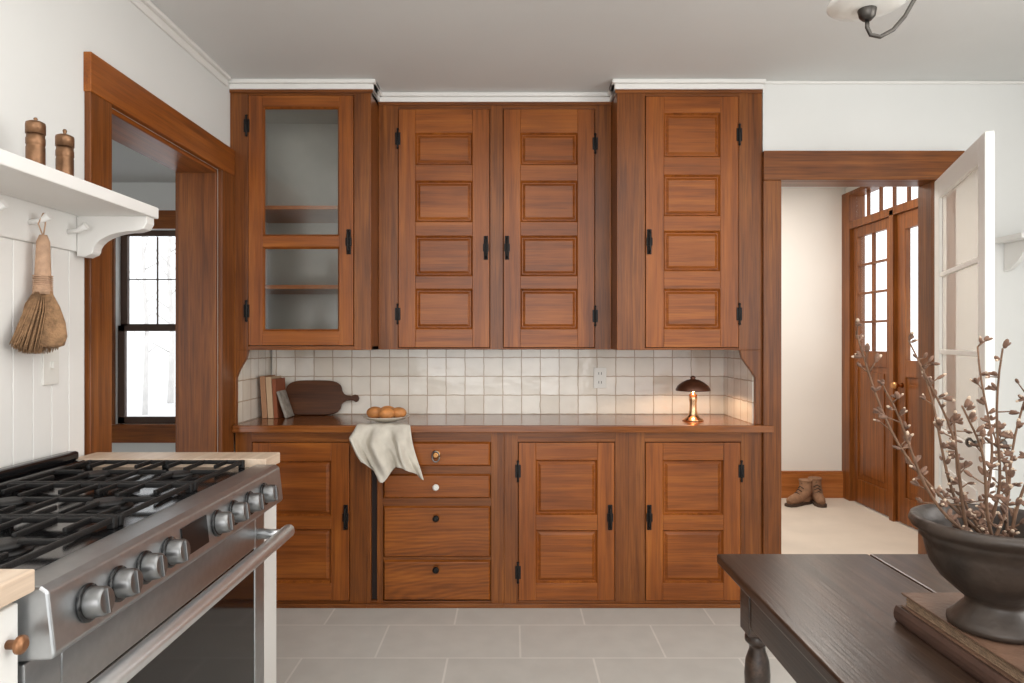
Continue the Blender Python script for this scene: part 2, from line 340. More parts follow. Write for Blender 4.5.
def hy(px): return F*XR/(px-512)
m=MB()
m.box(XR-.03,XR+.1,hy(853),5.76,0,2.55,0)
m.box(XR-.03,XR+.1,hy(897),hy(893),0,2.28,0)
m.box(XR-.03,XR+.1,4.05,4.15,0,2.55,0)
m.box(XR-.03,XR+.1,4.15,hy(853),2.24,2.30,0).box(XR-.03,XR+.1,4.15,hy(853),2.52,2.55,0)
n=8; y0,y1=4.15,hy(853)
for k in range(1,n): yy=y0+(y1-y0)*k/n; m.box(XR+.02,XR+.045,yy-.008,yy+.008,2.30,2.52,0)
m.box(XR+.03,XR+.034,4.15,hy(853),2.30,2.52,1)
room('trim_6',m,['wf','glass'],'stained wood frame with a row of transom panes','door frame',.003)
def halldoor(name,ya,yb,cols,rows,zg0,zg1,label,st=.08):
    e=empty(name,(XR+.02,(ya+yb)/2,0),label,'door'); e['kind']='structure'
    m=MB(); xf0,xf1=XR-.005,XR+.035
    m.box(xf0,xf1,ya,ya+st,.01,2.24).box(xf0,xf1,yb-st,yb,.01,2.24)
    m.box(xf0,xf1,ya+st,yb-st,zg1,2.24).box(xf0,xf1,ya+st,yb-st,zg0-.12,zg0).box(xf0,xf1,ya+st,yb-st,.01,.2).box(xf0+.012,xf1-.01,ya+st,yb-st,.2,zg0-.12)
    m.box(xf0+.004,xf1,ya+st+.045,yb-st-.045,.25,zg0-.17)
    a,b_=ya+st,yb-st
    for k in range(1,cols): yy=a+(b_-a)*k/cols; m.box(xf0+.006,xf1-.006,yy-.009,yy+.009,zg0,zg1)
    for k in range(1,rows): zz=zg0+(zg1-zg0)*k/rows; m.box(xf0+.006,xf1-.006,a,b_,zz-.009,zz+.009)
    m.obj('leaf',['wf'],e,bevel=.003)
    MB().box(XR+.012,XR+.016,a,b_,zg0,zg1).obj('glass',['glass'],e)
    return e
halldoor('door_1',hy(892),hy(854),2,4,1.24,2.16,'narrow stained wood door leaf with divided glass panes',.065)
e=halldoor('door_2',4.16,hy(898),1,1,1.18,2.12,'stained wood entry door with tall glass pane',.10)
MB().lathe([(.02,0),(.012,-.02),(.012,-.035),(.028,-.045),(.03,-.06),(.018,-.075)],(XR-.005,hy(903),1.0),16,'X').obj('knob',['brass'],e)

# white open glazed door
hx,hyy=2.075,3.355; fx,fy=1.765,2.55
L_=math.hypot(fx-hx,fy-hyy); ang=math.atan2(fy-hyy,fx-hx)
T=Matrix.Translation((hx,hyy,0))@Matrix.Rotation(ang,4,'Z')
e=empty('door_3',(hx,hyy,0.01),'white painted glazed door standing open on its hinges','door'); e['kind']='structure'
m=MB(); zt=2.10; st=.095
m.box(0,st,-.0,.032,.012,zt).box(L_-st,L_,0,.032,.012,zt).box(st,L_-st,0,.032,zt-.10,zt).box(st,L_-st,0,.032,.012,.24).box(st,L_-st,0,.032,.78,.90).box(st,L_-st,.012,.024,.24,.78)
m.box(st+.05,L_-st-.05,.006,.028,.29,.73)
z0,z1=.90,zt-.10
for k in range(1,3): zz=z0+(z1-z0)*k/3; m.box(st,L_-st,.004,.028,zz-.011,zz+.011)
m.xf(T).obj('leaf',['trimw'],e,bevel=.003)
MB().box(st,L_-st,.014,.018,z0,z1).xf(T).obj('glass',['hglass'],e)
m=MB().lathe([(.02,0),(.02,-.005),(.008,-.008),(.008,-.025),(.018,-.032),(.020,-.042),(.010,-.05)],(L_-.05,0,.93),16,'Y')
m.lathe([(.02,.032),(.02,.037),(.008,.04),(.008,.057),(.018,.064),(.020,.074),(.010,.082)],(L_-.05,0,.93),16,'Y')
m.xf(T).obj('knob',['pewter'],e)

# ---------------- cabinet helpers
def cabdoor(parent,x0,x1,z0,z1,yf,st,panels,latch=None,hinge=None,glass=False,hz=None,lz=None):
    m=MB(); th=.022
    m.box(x0,x0+st,yf,yf+th,z0,z1,0).box(x1-st,x1,yf,yf+th,z0,z1,0)
    ps=sorted(panels); zz=z0
    for a,b_ in ps: m.box(x0+st,x1-st,yf,yf+th,zz,a,1); zz=b_
    m.box(x0+st,x1-st,yf,yf+th,zz,z1,1)
    a0,a1=x0+st,x1-st
    for a,b_ in ps:
        w=.009; dpt=.014
        o=[(a0,yf+.001,a),(a1,yf+.001,a),(a1,yf+.001,b_),(a0,yf+.001,b_)]
        i=[(a0+w,yf+dpt,a+w),(a1-w,yf+dpt,a+w),(a1-w,yf+dpt,b_-w),(a0+w,yf+dpt,b_-w)]
        m.add(o+i,[(0,1,5,4),(1,2,6,5),(2,3,7,6),(3,0,4,7)],0)
        if not glass:
            m.box(a0,a1,yf+dpt,yf+th,a,b_,1)
            m.frust(a0+w+.004,a1-w-.004,a+w+.004,b_-w-.004,yf+dpt,yf+.006,.012,1)
    d=m.obj('door',['wv','wh'],parent,bevel=.0022)
    if glass:
        for a,b_ in ps: MB().box(a0,a1,yf+.014,yf+.017,a,b_).obj('glass_pane',['cglass'],d)
    if latch:
        zl=lz if lz else (z0+z1)/2
        l=MB().box(latch-.011,latch+.011,yf-.006,yf,zl-.062,zl+.062)
        l.box(latch-.015,latch+.015,yf-.011,yf,zl-.02,zl+.02)
        l.tube([(latch,yf-.006,zl-.055),(latch,yf-.022,zl-.045),(latch,yf-.026,zl),(latch,yf-.022,zl+.045),(latch,yf-.006,zl+.055)],.006,8)
        l.obj('latch',['black'],d,bevel=.002)
    if hinge:
        for zz in (hz or (z0+.14,z1-.14)):
            h=MB().box(hinge-.014,hinge+.014,yf-.004,yf,zz-.032,zz+.032)
            h.tube([(hinge,yf-.006,zz-.045),(hinge,yf-.006,zz+.045)],.005,8)
            h.ell((hinge,yf-.006,zz+.048),(.007,.007,.007),8,6).ell((hinge,yf-.006,zz-.048),(.007,.007,.007),8,6)
            h.obj('hinge',['black'],d,bevel=.001)
    return d
# ---- base cabinets
Yb=3.38; X_=lambda p:wx(p,Yb); Z_=lambda p:wz(p,Yb)
ztop=.868; gp=.003
zd0,zd1=Z_(601),Z_(442)
def baseunit(name_label,x0,x1,stiles,mats=['wf','wfh','dk']):
    e=empty('base_cabinet',((x0+x1)/2,3.6,0),name_label,'cabinet')
    m=MB().box(x0,x1,Yb+.026,3.86,0.02,ztop,2)
    for a,b_ in stiles: m.box(a,b_,Yb,Yb+.026,0,ztop,0)
    m.box(x0,x1,Yb+.001,Yb+.026,zd1,ztop,1).box(x0,x1,Yb+.001,Yb+.026,0.0,zd0,1)
    m.box(x0,x1,Yb-.014,Yb,0.0,.022,1)
    m.obj('body',mats,e,bevel=.002)
    return e
xA0,xA1,xB1,xC1=XL+.026,X_(367),X_(504),1.237
e=baseunit('stained fir base cabinet with one panelled door',xA0,xA1,[(xA0,X_(252)),(X_(350),xA1)])
cabdoor(e,X_(252)+gp,X_(350)-gp,zd0+gp,zd1-gp,Yb-.004,.09,[(Z_(583),Z_(529)),(Z_(516),Z_(461))],latch=X_(346),hinge=X_(252),lz=Z_(517))
e=baseunit('stained fir base cabinet with a stack of four drawers',xA1,xB1,[(xA1,X_(371)),(X_(377),X_(383)),(X_(491),xB1)])
c0,c1=X_(383)+gp,X_(491)-gp
def knob(parent,x,y,z,mat,r=.016):
    MB().lathe([(.006,0),(.006,-.014),(r,-.018),(r,-.026),(r*.6,-.031)],(x,y,z),16,'Y').obj('knob',[mat],parent)
for i,(a,b_,mt,kb) in enumerate([(442,466,'wh','brass'),(474,498,'wh','plas'),(506,557,'wc','black'),(560,600,'wc','black')]):
    m=MB().box(c0,c1,Yb+.0,Yb+.02,Z_(b_),Z_(a)); m.frust(c0,c1,Z_(b_),Z_(a),Yb+.0,Yb-.012,.008)
    d=m.obj('drawer',[mt],e,bevel=.002)
    zk=(Z_(a)+Z_(b_))/2 if i<2 else Z_([0,0,517,568][i])
    knob(d,X_(436.5),Yb-.012,zk,kb)
    if i==0: 
        MB().tube([Vector((X_(436.5)+.018*math.cos(t),Yb-.034,zk-.008+.026*math.sin(t))) for t in [k*math.pi/8 for k in range(17)]],.0035,6).obj('ring_pull',['steeld'],d)
        MB().lathe([(.022,0),(.022,-.003),(.016,-.005)],(X_(436.5),Yb-.012,zk),16,'Y').obj('backplate',['brass'],d)
m=MB()
for a,b_ in [(466,474),(498,506),(557,560)]: m.box(c0-.003,c1+.003,Yb+.002,Yb+.026,Z_(b_),Z_(a),0)
m.obj('drawer_rails',['wfh'],e)
e=baseunit('stained fir base cabinet with two panelled doors',xB1,xC1,[(xB1,X_(518)),(X_(615),X_(645)),(X_(741),xC1)])
cabdoor(e,X_(518)+gp,X_(615)-gp,zd0+gp,zd1-gp,Yb-.004,.085,[(Z_(583),Z_(530)),(Z_(515),Z_(460))],latch=X_(610),hinge=X_(518),lz=Z_(517))
cabdoor(e,X_(645)+gp,X_(741)-gp,zd0+gp,zd1-gp,Yb-.004,.085,[(Z_(583),Z_(530)),(Z_(515),Z_(460))],latch=X_(649),hinge=X_(741),lz=Z_(517))
ZT=.903
MB().box(XL+.024,X_(772)-.003,Yb-.035,Yo-.0215,ztop,ZT).box(XL+.024,1.2365,Yo-.0215,3.872,ztop,ZT).obj('worktop',['wtop'],bevel=.004,label='long varnished wood worktop along the cabinets',cat='worktop')
zu=wz(350,Yo)
MB().box(-1.36,1.20,3.875,3.899,ZT,zu).box(XL+.001,-1.372,Yo+.03,3.899,ZT,zu).box(1.20,1.222,Yo+.03,3.899,ZT,zu).obj('backsplash',['tile'],label='square glossy cream handmade tiles behind the worktop',cat='backsplash',kind='structure')
m=MB(); 
m.prism([(1.205,ZT),(1.237,ZT),(1.237,zu),(X_(740),zu),(X_(742),Z_(358)),(X_(752),Z_(372)),(1.205,Z_(378))],'Y',Yo,Yo+.028)
m.prism([(XL+.002,ZT),(X_(236),ZT),(X_(236),Z_(378)),(X_(239),Z_(370)),(X_(246),Z_(358)),(X_(248),zu),(XL+.002,zu)],'Y',Yo,Yo+.028)
room('trim_7',m,['wf'],'shaped wooden end posts between worktop and upper cabinets','end post',.002)
# ---- upper cabinets
zc=wz(90,Yo)
x0,x1=XL+.001,xa
e=empty('upper_cabinet',((x0+x1)/2,3.6,zu),'stained fir wall cabinet with a two-pane glass door','cabinet')
d0,d1=X_(248),X_(354); dt,db=Z_(95),Z_(346)
m=MB().box(x0,d0,Yo,Yo+.026,zu,zc,0).box(d1,x1,Yo,Yo+.026,zu,zc,0).box(d0,d1,Yo+.001,Yo+.026,dt,zc,1).box(d0,d1,Yo+.001,Yo+.026,zu,db,1)
m.box(x1-.022,x1,Yo+.026,3.86,zu,zc,0).box(x0,x0+.02,Yo+.026,3.86,zu,zc,2).box(x0+.02,x1-.022,3.84,3.86,zu,zc,2).box(x0,x1,Yo+.026,3.86,zu,zu+.02,0).box(x0,x1,Yo+.026,3.86,zc-.02,zc,2)
m.box(x0,x1+.01,Yo-.01,Yo,zc-.016,zc,1)
m.box(x1-.026,x1-.0225,Yo+.026,3.84,zu,zc,2)
m.obj('body',['wf','wfh','inter'],e,bevel=.002)
for zs in (1.58,1.98):
    MB().box(x0+.02,x1-.026,Yo+.06,3.84,zs,zs+.02).obj('shelf',['wo'],e,bevel=.002)
cabdoor(e,d0+gp,d1-gp,db+gp,dt-gp,Yo-.004,.07,[(Z_(331),Z_(247)),(Z_(236),Z_(107))],latch=X_(349),hinge=X_(247),glass=True,lz=Z_(242),hz=(Z_(311),Z_(126)))
Xc=lambda p:wx(p,Yc); Zc=lambda p:wz(p,Yc)
x0,x1=xa+.001,xb-.001; zcc=CZ-.045
e=empty('upper_cabinet',((x0+x1)/2,3.7,zu),'stained fir wall cabinet with a pair of panelled doors','cabinet')
m=MB().box(x0,x1,Yc+.026,3.86,zu,zcc,2)
for a,b_ in [(x0,Xc(398)),(Xc(490),Xc(503)),(Xc(595),x1)]: m.box(a,b_,Yc,Yc+.026,zu,zcc,0)
m.box(x0,x1,Yc+.001,Yc+.026,Zc(109),zcc,1).box(x0,x1,Yc+.001,Yc+.026,zu,Zc(348),1)
m.box(x0,x1,Yc-.010,Yc,zcc-.016,zcc,1)
m.obj('body',['wf','wfh','dk'],e,bevel=.002)
pp=[(Zc(329),Zc(289)),(Zc(276),Zc(236)),(Zc(222),Zc(181)),(Zc(165),Zc(133))]
cabdoor(e,Xc(398)+gp,Xc(490)-gp,Zc(348)+gp,Zc(109)-gp,Yc-.006,.088,pp,latch=Xc(486),hinge=Xc(398),lz=Zc(248),hz=(Zc(314),Zc(139)))
cabdoor(e,Xc(503)+gp,Xc(595)-gp,Zc(348)+gp,Zc(109)-gp,Yc-.006,.088,pp,latch=Xc(507),hinge=Xc(595),lz=Zc(248),hz=(Zc(316),Zc(144)))
x0,x1=xb,xr
e=empty('upper_cabinet',((x0+x1)/2,3.6,zu),'stained fir wall cabinet with one tall panelled door','cabinet')
m=MB().box(x0,x0+.02,Yo+.026,3.86,zu,zc,0).box(x0+.02,x1,Yo+.026,3.86,zu,zc,2).box(x0,X_(645),Yo,Yo+.026,zu,zc,0).box(X_(739),x1,Yo,Yo+.026,zu,zc,0)
m.box(x0,x1,Yo+.001,Yo+.026,Z_(96),zc,1).box(x0,x1,Yo+.001,Yo+.026,zu,Z_(348),1).box(x0-.01,x1,Yo-.01,Yo,zc-.016,zc,1)
m.obj('body',['wf','wfh','dk'],e,bevel=.002)
cabdoor(e,X_(645)+gp,X_(739)-gp,Z_(348)+gp,Z_(96)-gp,Yo-.004,.09,[(Z_(329),Z_(289)),(Z_(271),Z_(231)),(Z_(216),Z_(175)),(Z_(157),Z_(113))],latch=X_(649),hinge=X_(739),lz=Z_(242),hz=(Z_(314),Z_(135)))

# ---------------- stove
SY0,SY1=1.06,2.12; sx=-.785
e=empty('kitchen_range',(-1.05,(SY0+SY1)/2,0),'stainless steel gas range with black cast-iron grates','stove')
m=MB().box(-1.37,sx-.005,SY0,SY1,.06,.925,0).box(-1.34,-.79,SY0+.02,SY1-.02,.925,.929,1)
m.box(-1.37,-1.34,SY0,SY1,.92,.936,0).box(-1.3,-.84,SY0,SY1,0.0,.06,1)
m.obj('body',['steel','enamel'],e,bevel=.004)
PT,PB=Vector((-.721,0,.926)),Vector((-.710,0,.828))
m=MB().prism([(-.80,.926),(-.795,.934),(-.733,.934),(PT.x,PT.z),(PB.x,PB.z),(-.715,.82),(sx-.004,.815)],'Y',SY0,SY1)
cp=m.obj('control_panel',['steel'],e,bevel=.004)
dv=PB-PT; pa=-math.atan2(dv.x,-dv.z)
def pt(t): return PT+dv*t
for ky in [1.15,1.24,1.33,1.425,1.655,1.755,1.86,1.97]:
    c=pt(.52); k=MB().lathe([(.032,0),(.032,.005),(.027,.007)],(0,0,0),28,'X',mi=1).lathe([(.0265,.005),(.0255,.014),(.0245,.030),(.021,.035)],(0,0,0),28,'X')
    k.box(.030,.039,-.003,.003,-.021,.021)
    k.xf(Matrix.Translation((c.x,ky,c.z))@Matrix.Rotation(pa,4,'Y')).obj('knob',['steeld','enamel'],cp,bevel=.001)
k=MB().box(-.001,.003,-.06,.06,-.032,.032).xf(Matrix.Translation((pt(.5).x,1.54,pt(.5).z))@Matrix.Rotation(pa,4,'Y'))
k.obj('display',['screen'],cp)
m=MB(); x0,x1=sx-.004,-.765
m.box(x0,x1,SY0+.01,SY0+.10,.2,.808,0).box(x0,x1,SY1-.085,SY1-.01,.2,.808,0).box(x0,x1,SY0+.1,SY1-.085,.70,.808,0).box(x0,x1,SY0+.1,SY1-.085,.2,.28,0).box(x0,x1-.003,SY0+.1,SY1-.085,.28,.70,1)
d=m.obj('oven_door',['steel','oglass'],e,bevel=.003)
hxx=-.685; hz_=.735
m=MB().tube([(hxx-.003,SY0+.012,hz_),(hxx,SY0+.03,hz_),(hxx,(SY0+SY1)/2,hz_),(hxx,SY1-.03,hz_),(hxx-.003,SY1-.012,hz_)],[.016,.020,.020,.020,.016],20)
for yy in (SY0+.05,SY1-.06): m.tube([(x1,yy,hz_),(hxx,yy,hz_)],[.017,.013],12)
m.obj('handle',['steell'],d)
MB().box(sx-.004,-.768,SY0+.01,SY1-.01,.07,.19).obj('bottom_drawer',['steel'],e,bevel=.003)
MB().box(-1.373,-1.31,SY0+.01,SY1-.01,.925,.95).box(-1.373,-1.335,SY0+.01,SY1-.01,.95,.978).obj('rear_vent',['enamel'],e,bevel=.008)
gw=(SY1-SY0-.05)/3
for i in range(3):
    a=SY0+.025+i*gw+.002; b_=a+gw-.004; m=MB(); zg=.953; r=.0095
    xa0,xb0=-1.29,-.825
    def bar(x0,y0,x1,y1): 
        if abs(x1-x0)>abs(y1-y0): m.box(x0,x1,y0-r/2,y0+r/2,zg-.012,zg)
        else: m.box(x0-r/2,x0+r/2,y0,y1,zg-.012,zg)
    bar(xa0,a+r,xb0,a+r);bar(xa0,b_-r,xb0,b_-r);bar(xa0,a,xa0,b_);bar(xb0,a,xb0,b_)
    xm=(xa0+xb0)/2; bar(xm,a,xm,b_)
    ym=(a+b_)/2
    for cx in ((xa0+xm)/2,(xb0+xm)/2):
        bar(cx,a,cx,ym-.035);bar(cx,ym+.035,cx,b_); 
        q=(xm-xa0)/2
        bar(cx-q,ym,cx-.035,ym);bar(cx+.035,ym,cx+q,ym)
        for dd in (-.07,.07):
            bar(cx+dd,a,cx+dd,ym-.075); bar(cx+dd,ym+.075,cx+dd,b_)
    for px_ in (xa0,xm,xb0):
        for py_ in (a+r,b_-r): m.box(px_-.008,px_+.008,py_-.008,py_+.008,.929,zg)
    m.obj('grate',['iron'],e,bevel=.003)
    for cx in ((xa0+xm)/2,(xb0+xm)/2):
        MB().lathe([(.055,.929),(.052,.933),(.035,.934),(.035,.938),(.045,.939),(.043,.945),(.02,.947)],(cx,ym,0),24).obj('burner',['iron'],e)
MB().box(XL+.024,-.765,SY1+.004,2.255,.915,.95).obj('worktop',['block'],bevel=.003,label='narrow pale butcher-block top beside the range',cat='worktop')
e=empty('base_cabinet',(-1.08,2.19,0),'slim white painted filler cabinet beside the range','cabinet')
MB().box(XL+.024,-.79,SY1+.008,2.225,0,.915).obj('body',['cab'],e,bevel=.002)
MB().box(-.79,-.774,SY1+.012,2.245,.05,.905).obj('door',['cab'],e,bevel=.002)
MB().box(XL+.02,-.735,.25,SY0-.006,.93,.965).obj('worktop',['block'],bevel=.003,label='pale butcher-block top on a white cabinet',cat='worktop')
e=empty('base_cabinet',(-1.05,.65,0),'white painted base cabinet with brass knobs','cabinet')
MB().box(XL+.02,-.775,.26,SY0-.008,0,.93).obj('body',['cab'],e,bevel=.002)
d=MB().box(-.775,-.757,.62,SY0-.012,.1,.915).obj('door',['cab'],e,bevel=.003)
MB().lathe([(.007,0),(.007,.012),(.014,.017),(.014,.023),(.007,.028)],(-.757,1.025,.86),16,'X').obj('knob',['cop'],d)
d=MB().box(-.775,-.757,.27,.61,.1,.915).obj('door',['cab'],e,bevel=.003)
# wall shelf
e=empty('wall_shelf',(-1.27,1.4,1.74),'white painted wall shelf on curved brackets','shelf')
MB().box(XL+.02,-1.145,.3,2.215,1.712,1.748).obj('board',['trimw'],e,bevel=.003)
for yy in (.9,2.16):
    pts=[(XL+.02,1.712),(XL+.02,1.585),(XL+.045,1.583),(XL+.065,1.592)]
    for k in range(9):
        a=math.pi/2*k/8; pts.append((XL+.07+.135*(1-math.cos(a)),1.60+.065*math.sin(a)))
    pts+=[(-1.165,1.672),(-1.155,1.69),(-1.155,1.712)]
    MB().prism(pts,'Y',yy,yy+.045).obj('bracket',['trimw'],e,bevel=.002)
for yy in (2.12,1.95,1.78,1.61,1.44):
    MB().tube([(XL+.018,yy,1.655),(XL+.05,yy,1.66),(XL+.075,yy,1.675)],[.008,.008,.012],10).obj('coat_peg',['trimw'],label='small white wooden peg on the rail',cat='peg',group='pegs under the shelf')
for cx,cy,hh in [(-1.28,1.835,.168),(-1.28,1.955,.174)]:
    e=empty('pepper_mill',(cx,cy,1.748),'aged brass cylindrical mill with banded body','pepper mill','mills on the wall shelf')
    q=.92
    pf=[(.022,0),(.025,.003),(.025,.02),(.0235,.022),(.0235,.026),(.0245,.028),(.0245,.088),(.0235,.09),(.0235,.094),(.025,.096),(.025,.112),(.0235,.114),(.0235,.124)]
    MB().lathe([(r*q,z) for r,z in pf],(cx,cy,1.748),28).obj('body',['abrass'],e)
    MB().lathe([(r*q,z) for r,z in [(.0255,.124),(.0258,.148),(.0245,.154),(.016,.158),(.005,.160),(.0045,.162),(.006,hh-.004),(.004,hh)]],(cx,cy,1.748),28).obj('cap',['abrass'],e)
# broom
e=empty('hand_broom',(-1.35,1.95,1.28),'small whisk broom with pale bound handle hanging from a peg','broom')
bx=-1.343
m=MB()
m.tube([(bx,1.955,1.47),(bx,1.953,1.45),(bx,1.950,1.415),(bx,1.944,1.37),(bx,1.936,1.33),(bx,1.930,1.305),(bx,1.929,1.298)],[.02,.031,.052,.072,.082,.078,.06],24,sy=.27)
for k in range(330):
    a=random.uniform(-1,1); dx=random.uniform(-.028,.028)*(1-a*a*.7)
    m.tube([(bx+dx*.5,1.954+a*.024,1.455),(bx+dx,1.949+a*.058,1.40),(bx+dx*1.05,1.940+a*.084,1.34),(bx+dx,1.930+a*.095,1.283-random.uniform(-.004,.004)+.026*a*a)],[.0016,.0020,.0018,.0012],4)
m.obj('bristles',['straw'],e)
m=MB().tube([(bx,1.957,1.62),(bx,1.957,1.60),(bx,1.956,1.55),(bx,1.955,1.49),(bx,1.955,1.45)],[.01,.017,.019,.021,.026],16)
for k in range(8): m.tube([Vector((bx+ (.0235)*math.cos(t),1.955+.0235*math.sin(t),1.46+k*.006)) for t in [j*math.pi/6 for j in range(13)]],.0022,5)
m.obj('handle',['bhand'],e)
MB().tube([(bx,1.957,1.615),(bx-.004,1.942,1.65),(XL+.062,1.944,1.68),(XL+.062,1.956,1.682),(bx,1.965,1.65),(bx,1.957,1.615)],.002,6).obj('hanging_loop',['bhand'],e)
e=empty('light_switch',(XL+.008,2.05,1.19),'white toggle switch plate on the panelled wall','light switch')
MB().box(XL+.0081,XL+.014,2.015,2.085,1.185,1.30).obj('faceplate',['plas'],e,bevel=.002)
MB().box(XL+.014,XL+.024,2.045,2.055,1.235,1.255).obj('toggle',['plas'],e,bevel=.001)
ox,oz=wx(600,3.87),wz(378,3.87)
e=empty('wall_outlet',(ox,3.87,1.08),'white double electrical outlet on the tiled backsplash','outlet')
MB().box(ox-.036,ox+.036,3.869,3.875,oz-.058,oz+.058).obj('faceplate',['plas'],e,bevel=.002)
for s_ in (-.025,.025): MB().box(ox-.016,ox+.016,3.866,3.869,oz+s_-.014,oz+s_+.014,0).box(ox-.009,ox-.006,3.865,3.866,oz+s_-.006,oz+s_+.008,1).box(ox+.006,ox+.009,3.865,3.866,oz+s_-.006,oz+s_+.008,1).obj('socket',['plas','dk'],e)
e=empty('wall_shelf',(2.55,3.3,1.76),'small white shelf with rounded bracket','shelf')
MB().box(2.38,2.78,3.19,3.388,1.80,1.825).obj('board',['trimw'],e,bevel=.003)
for xx in (2.44,2.70): MB().prism([(3.388,1.80),(3.388,1.66),(3.35,1.67),(3.30,1.70),(3.25,1.75),(3.20,1.78),(3.20,1.80)],'X',xx,xx+.025).obj('bracket',['trimw'],e,bevel=.002)

# ---------------- counter objects
def standing_book(xl,y0,w,h,dep,lean,cov,label):
    T=Matrix.Translation((xl,y0,ZT+.0005))@Matrix.Rotation(lean,4,'Y')
    e=empty('book',(xl,y0,ZT),label,'book','books leaning on the worktop')
    m=MB().box(0,.003,0,dep,0,h).box(w-.003,w,0,dep,0,h).box(0,w,-.003,.003,0,h)
    m.xf(T); dz_=ZT+.0005-min(v.z for v in m.v); 
    for v in m.v: v.z+=dz_
    m.obj('cover',[cov],e,bevel=.001)
    m=MB().box(.003,w-.003,.003,dep-.004,.004,h-.004).xf(T)
    for v in m.v: v.z+=dz_
    m.obj('pages',['paper'],e)
standing_book(-1.338,3.66,.028,.225,.16,-.06,'bk1','tan cloth hardback leaning against the tiles')
standing_book(-1.307,3.66,.030,.22,.16,-.06,'bk3','light brown hardback leaning against other books')
standing_book(-1.274,3.66,.020,.21,.15,-.06,'bk2','russet hardback leaning against other books')
standing_book(-1.212,3.65,.014,.15,.11,-.32,'bk4','small grey picture book leaning at an angle')
Yq=3.80
cxx=wx(312,Yq)
outline=[]
for k in range(48):
    a=math.radians(9)+(2*math.pi-math.radians(18))*k/47
    ca,sa=math.cos(a),math.sin(a)
    outline.append((.160*abs(ca)**.5*(1 if ca>0 else -1),.098*abs(sa)**.5*(1 if sa>0 else -1)))
tail=[(.168,-.026),(.185,-.016),(.205,-.014),(.225,-.017),(.238,-.025),(.252,-.018),(.256,-.002),(.248,.014),(.232,.018),(.214,.010),(.19,.012),(.170,.022)]
pts=outline+tail
T=Matrix.Translation((cxx,Yq+.0,ZT+.003))@Matrix.Rotation(-.22,4,'X')@Matrix.Translation((0,0,.098))
MB().prism(pts,'Y',0,.02).xf(T).obj('cutting_board',['board'],bevel=.004,label='dark walnut paddle board leaning against the tiles',cat='cutting board')
px_,py_=wx(386,3.47),3.47
MB().lathe([(.05,.0),(.055,.004),(.09,.012),(.118,.026),(.120,.029),(.115,.029),(.088,.016),(.05,.009)],(px_,py_,ZT+.006),40).obj('plate',['cer'],label='round cream ceramic plate holding bread rolls',cat='plate')
for dx,dy,dz_,r in [(-.055,0,.052,.042),(.01,-.035,.050,.040),(.062,.005,.050,.040),(.0,.045,.052,.042)]:
    MB().ell((px_+dx,py_+dy,ZT+dz_-.001),(r*1.05,r,r*.72),20,14).obj('bread_roll',['bread'],label='small golden bread roll on the plate',cat='bread roll',group='bread rolls on the plate')
# towel
m=MB(); nu,nv=56,44; ye=Yb-.035
vs=[]
def lerp(a,b,t): return a+(b-a)*t
for j in range(nv+1):
    v=j/nv
    for i in range(nu+1):
        u=i/nu
        if v<.25:
            t=v/.25; y=lerp(3.42,ye-.006,t); z=ZT+.0025; xl,xr_=lerp(wx(368,y),wx(357,y),t),lerp(wx(405,y),wx(410,y),t)
            x=lerp(xl,xr_,u); z+=.003*(1+math.sin(u*24))*t
        else:
            t=(v-.25)/.75
            drop=.262*(.72+.28*math.exp(-((u-.30)/.16)**2)+.24*math.exp(-((u-1.0)/.2)**2)-.10*math.exp(-((u-.0)/.12)**2))
            z=ZT-.002-drop*t; z+=.002*(1-t)
            xl=lerp(wx(357,ye),wx(350,ye),min(1,t*3))+max(0,t-.3)*.11; xr_=lerp(wx(410,ye),wx(424,ye),t)
            x=lerp(xl,xr_,u)+.007*math.sin(t*5+u*9)
            y=ye-.010-.012*t-(.026*min(1,t*3))*(1+math.sin(u*17+t*2.0))-.010*(1+math.sin(u*36+1.3-t*3))*min(1,t*2)
        vs.append((x,y,z))
fs=[(j*(nu+1)+i,j*(nu+1)+i+1,(j+1)*(nu+1)+i+1,(j+1)*(nu+1)+i) for j in range(nv) for i in range(nu)]
m.add(vs,fs,0,True)
tw=m.obj('tea_towel',['linen'],label='natural linen towel draped over the worktop edge',cat='towel')
sm=tw.modifiers.new('th','SOLIDIFY'); sm.thickness=.002; sm.offset=1
# lamp
lx,ly=wx(693,3.56),3.56
e=empty('table_lamp',(lx,ly,ZT),'small mushroom lamp with brown shade and brass base','lamp')
MB().lathe([(.054,0),(.055,.005),(.050,.009),(.036,.016),(.024,.03),(.019,.055),(.018,.09),(.021,.11),(.021,.135),(.010,.14),(.008,.15)],(lx,ly,ZT),32).obj('base',['pbrass'],e)
MB().lathe([(.004,.204),(.03,.203),(.054,.192),(.075,.176),(.085,.160),(.086,.156),(.089,.156),(.089,.162),(.078,.182),(.055,.200),(.03,.212),(.014,.215),(.012,.219),(.015,.224),(.010,.231),(.003,.234)],(lx,ly,ZT),40).obj('shade',['copd'],e)
li=bpy.data.lights.new('lamp_bulb','POINT'); li.energy=2.8; li.color=(1,.66,.38); li.shadow_soft_size=.012
lo=bpy.data.objects.new('lamp_bulb',li); C.objects.link(lo); lo.parent=e; lo.location=(0,-.012,.178)

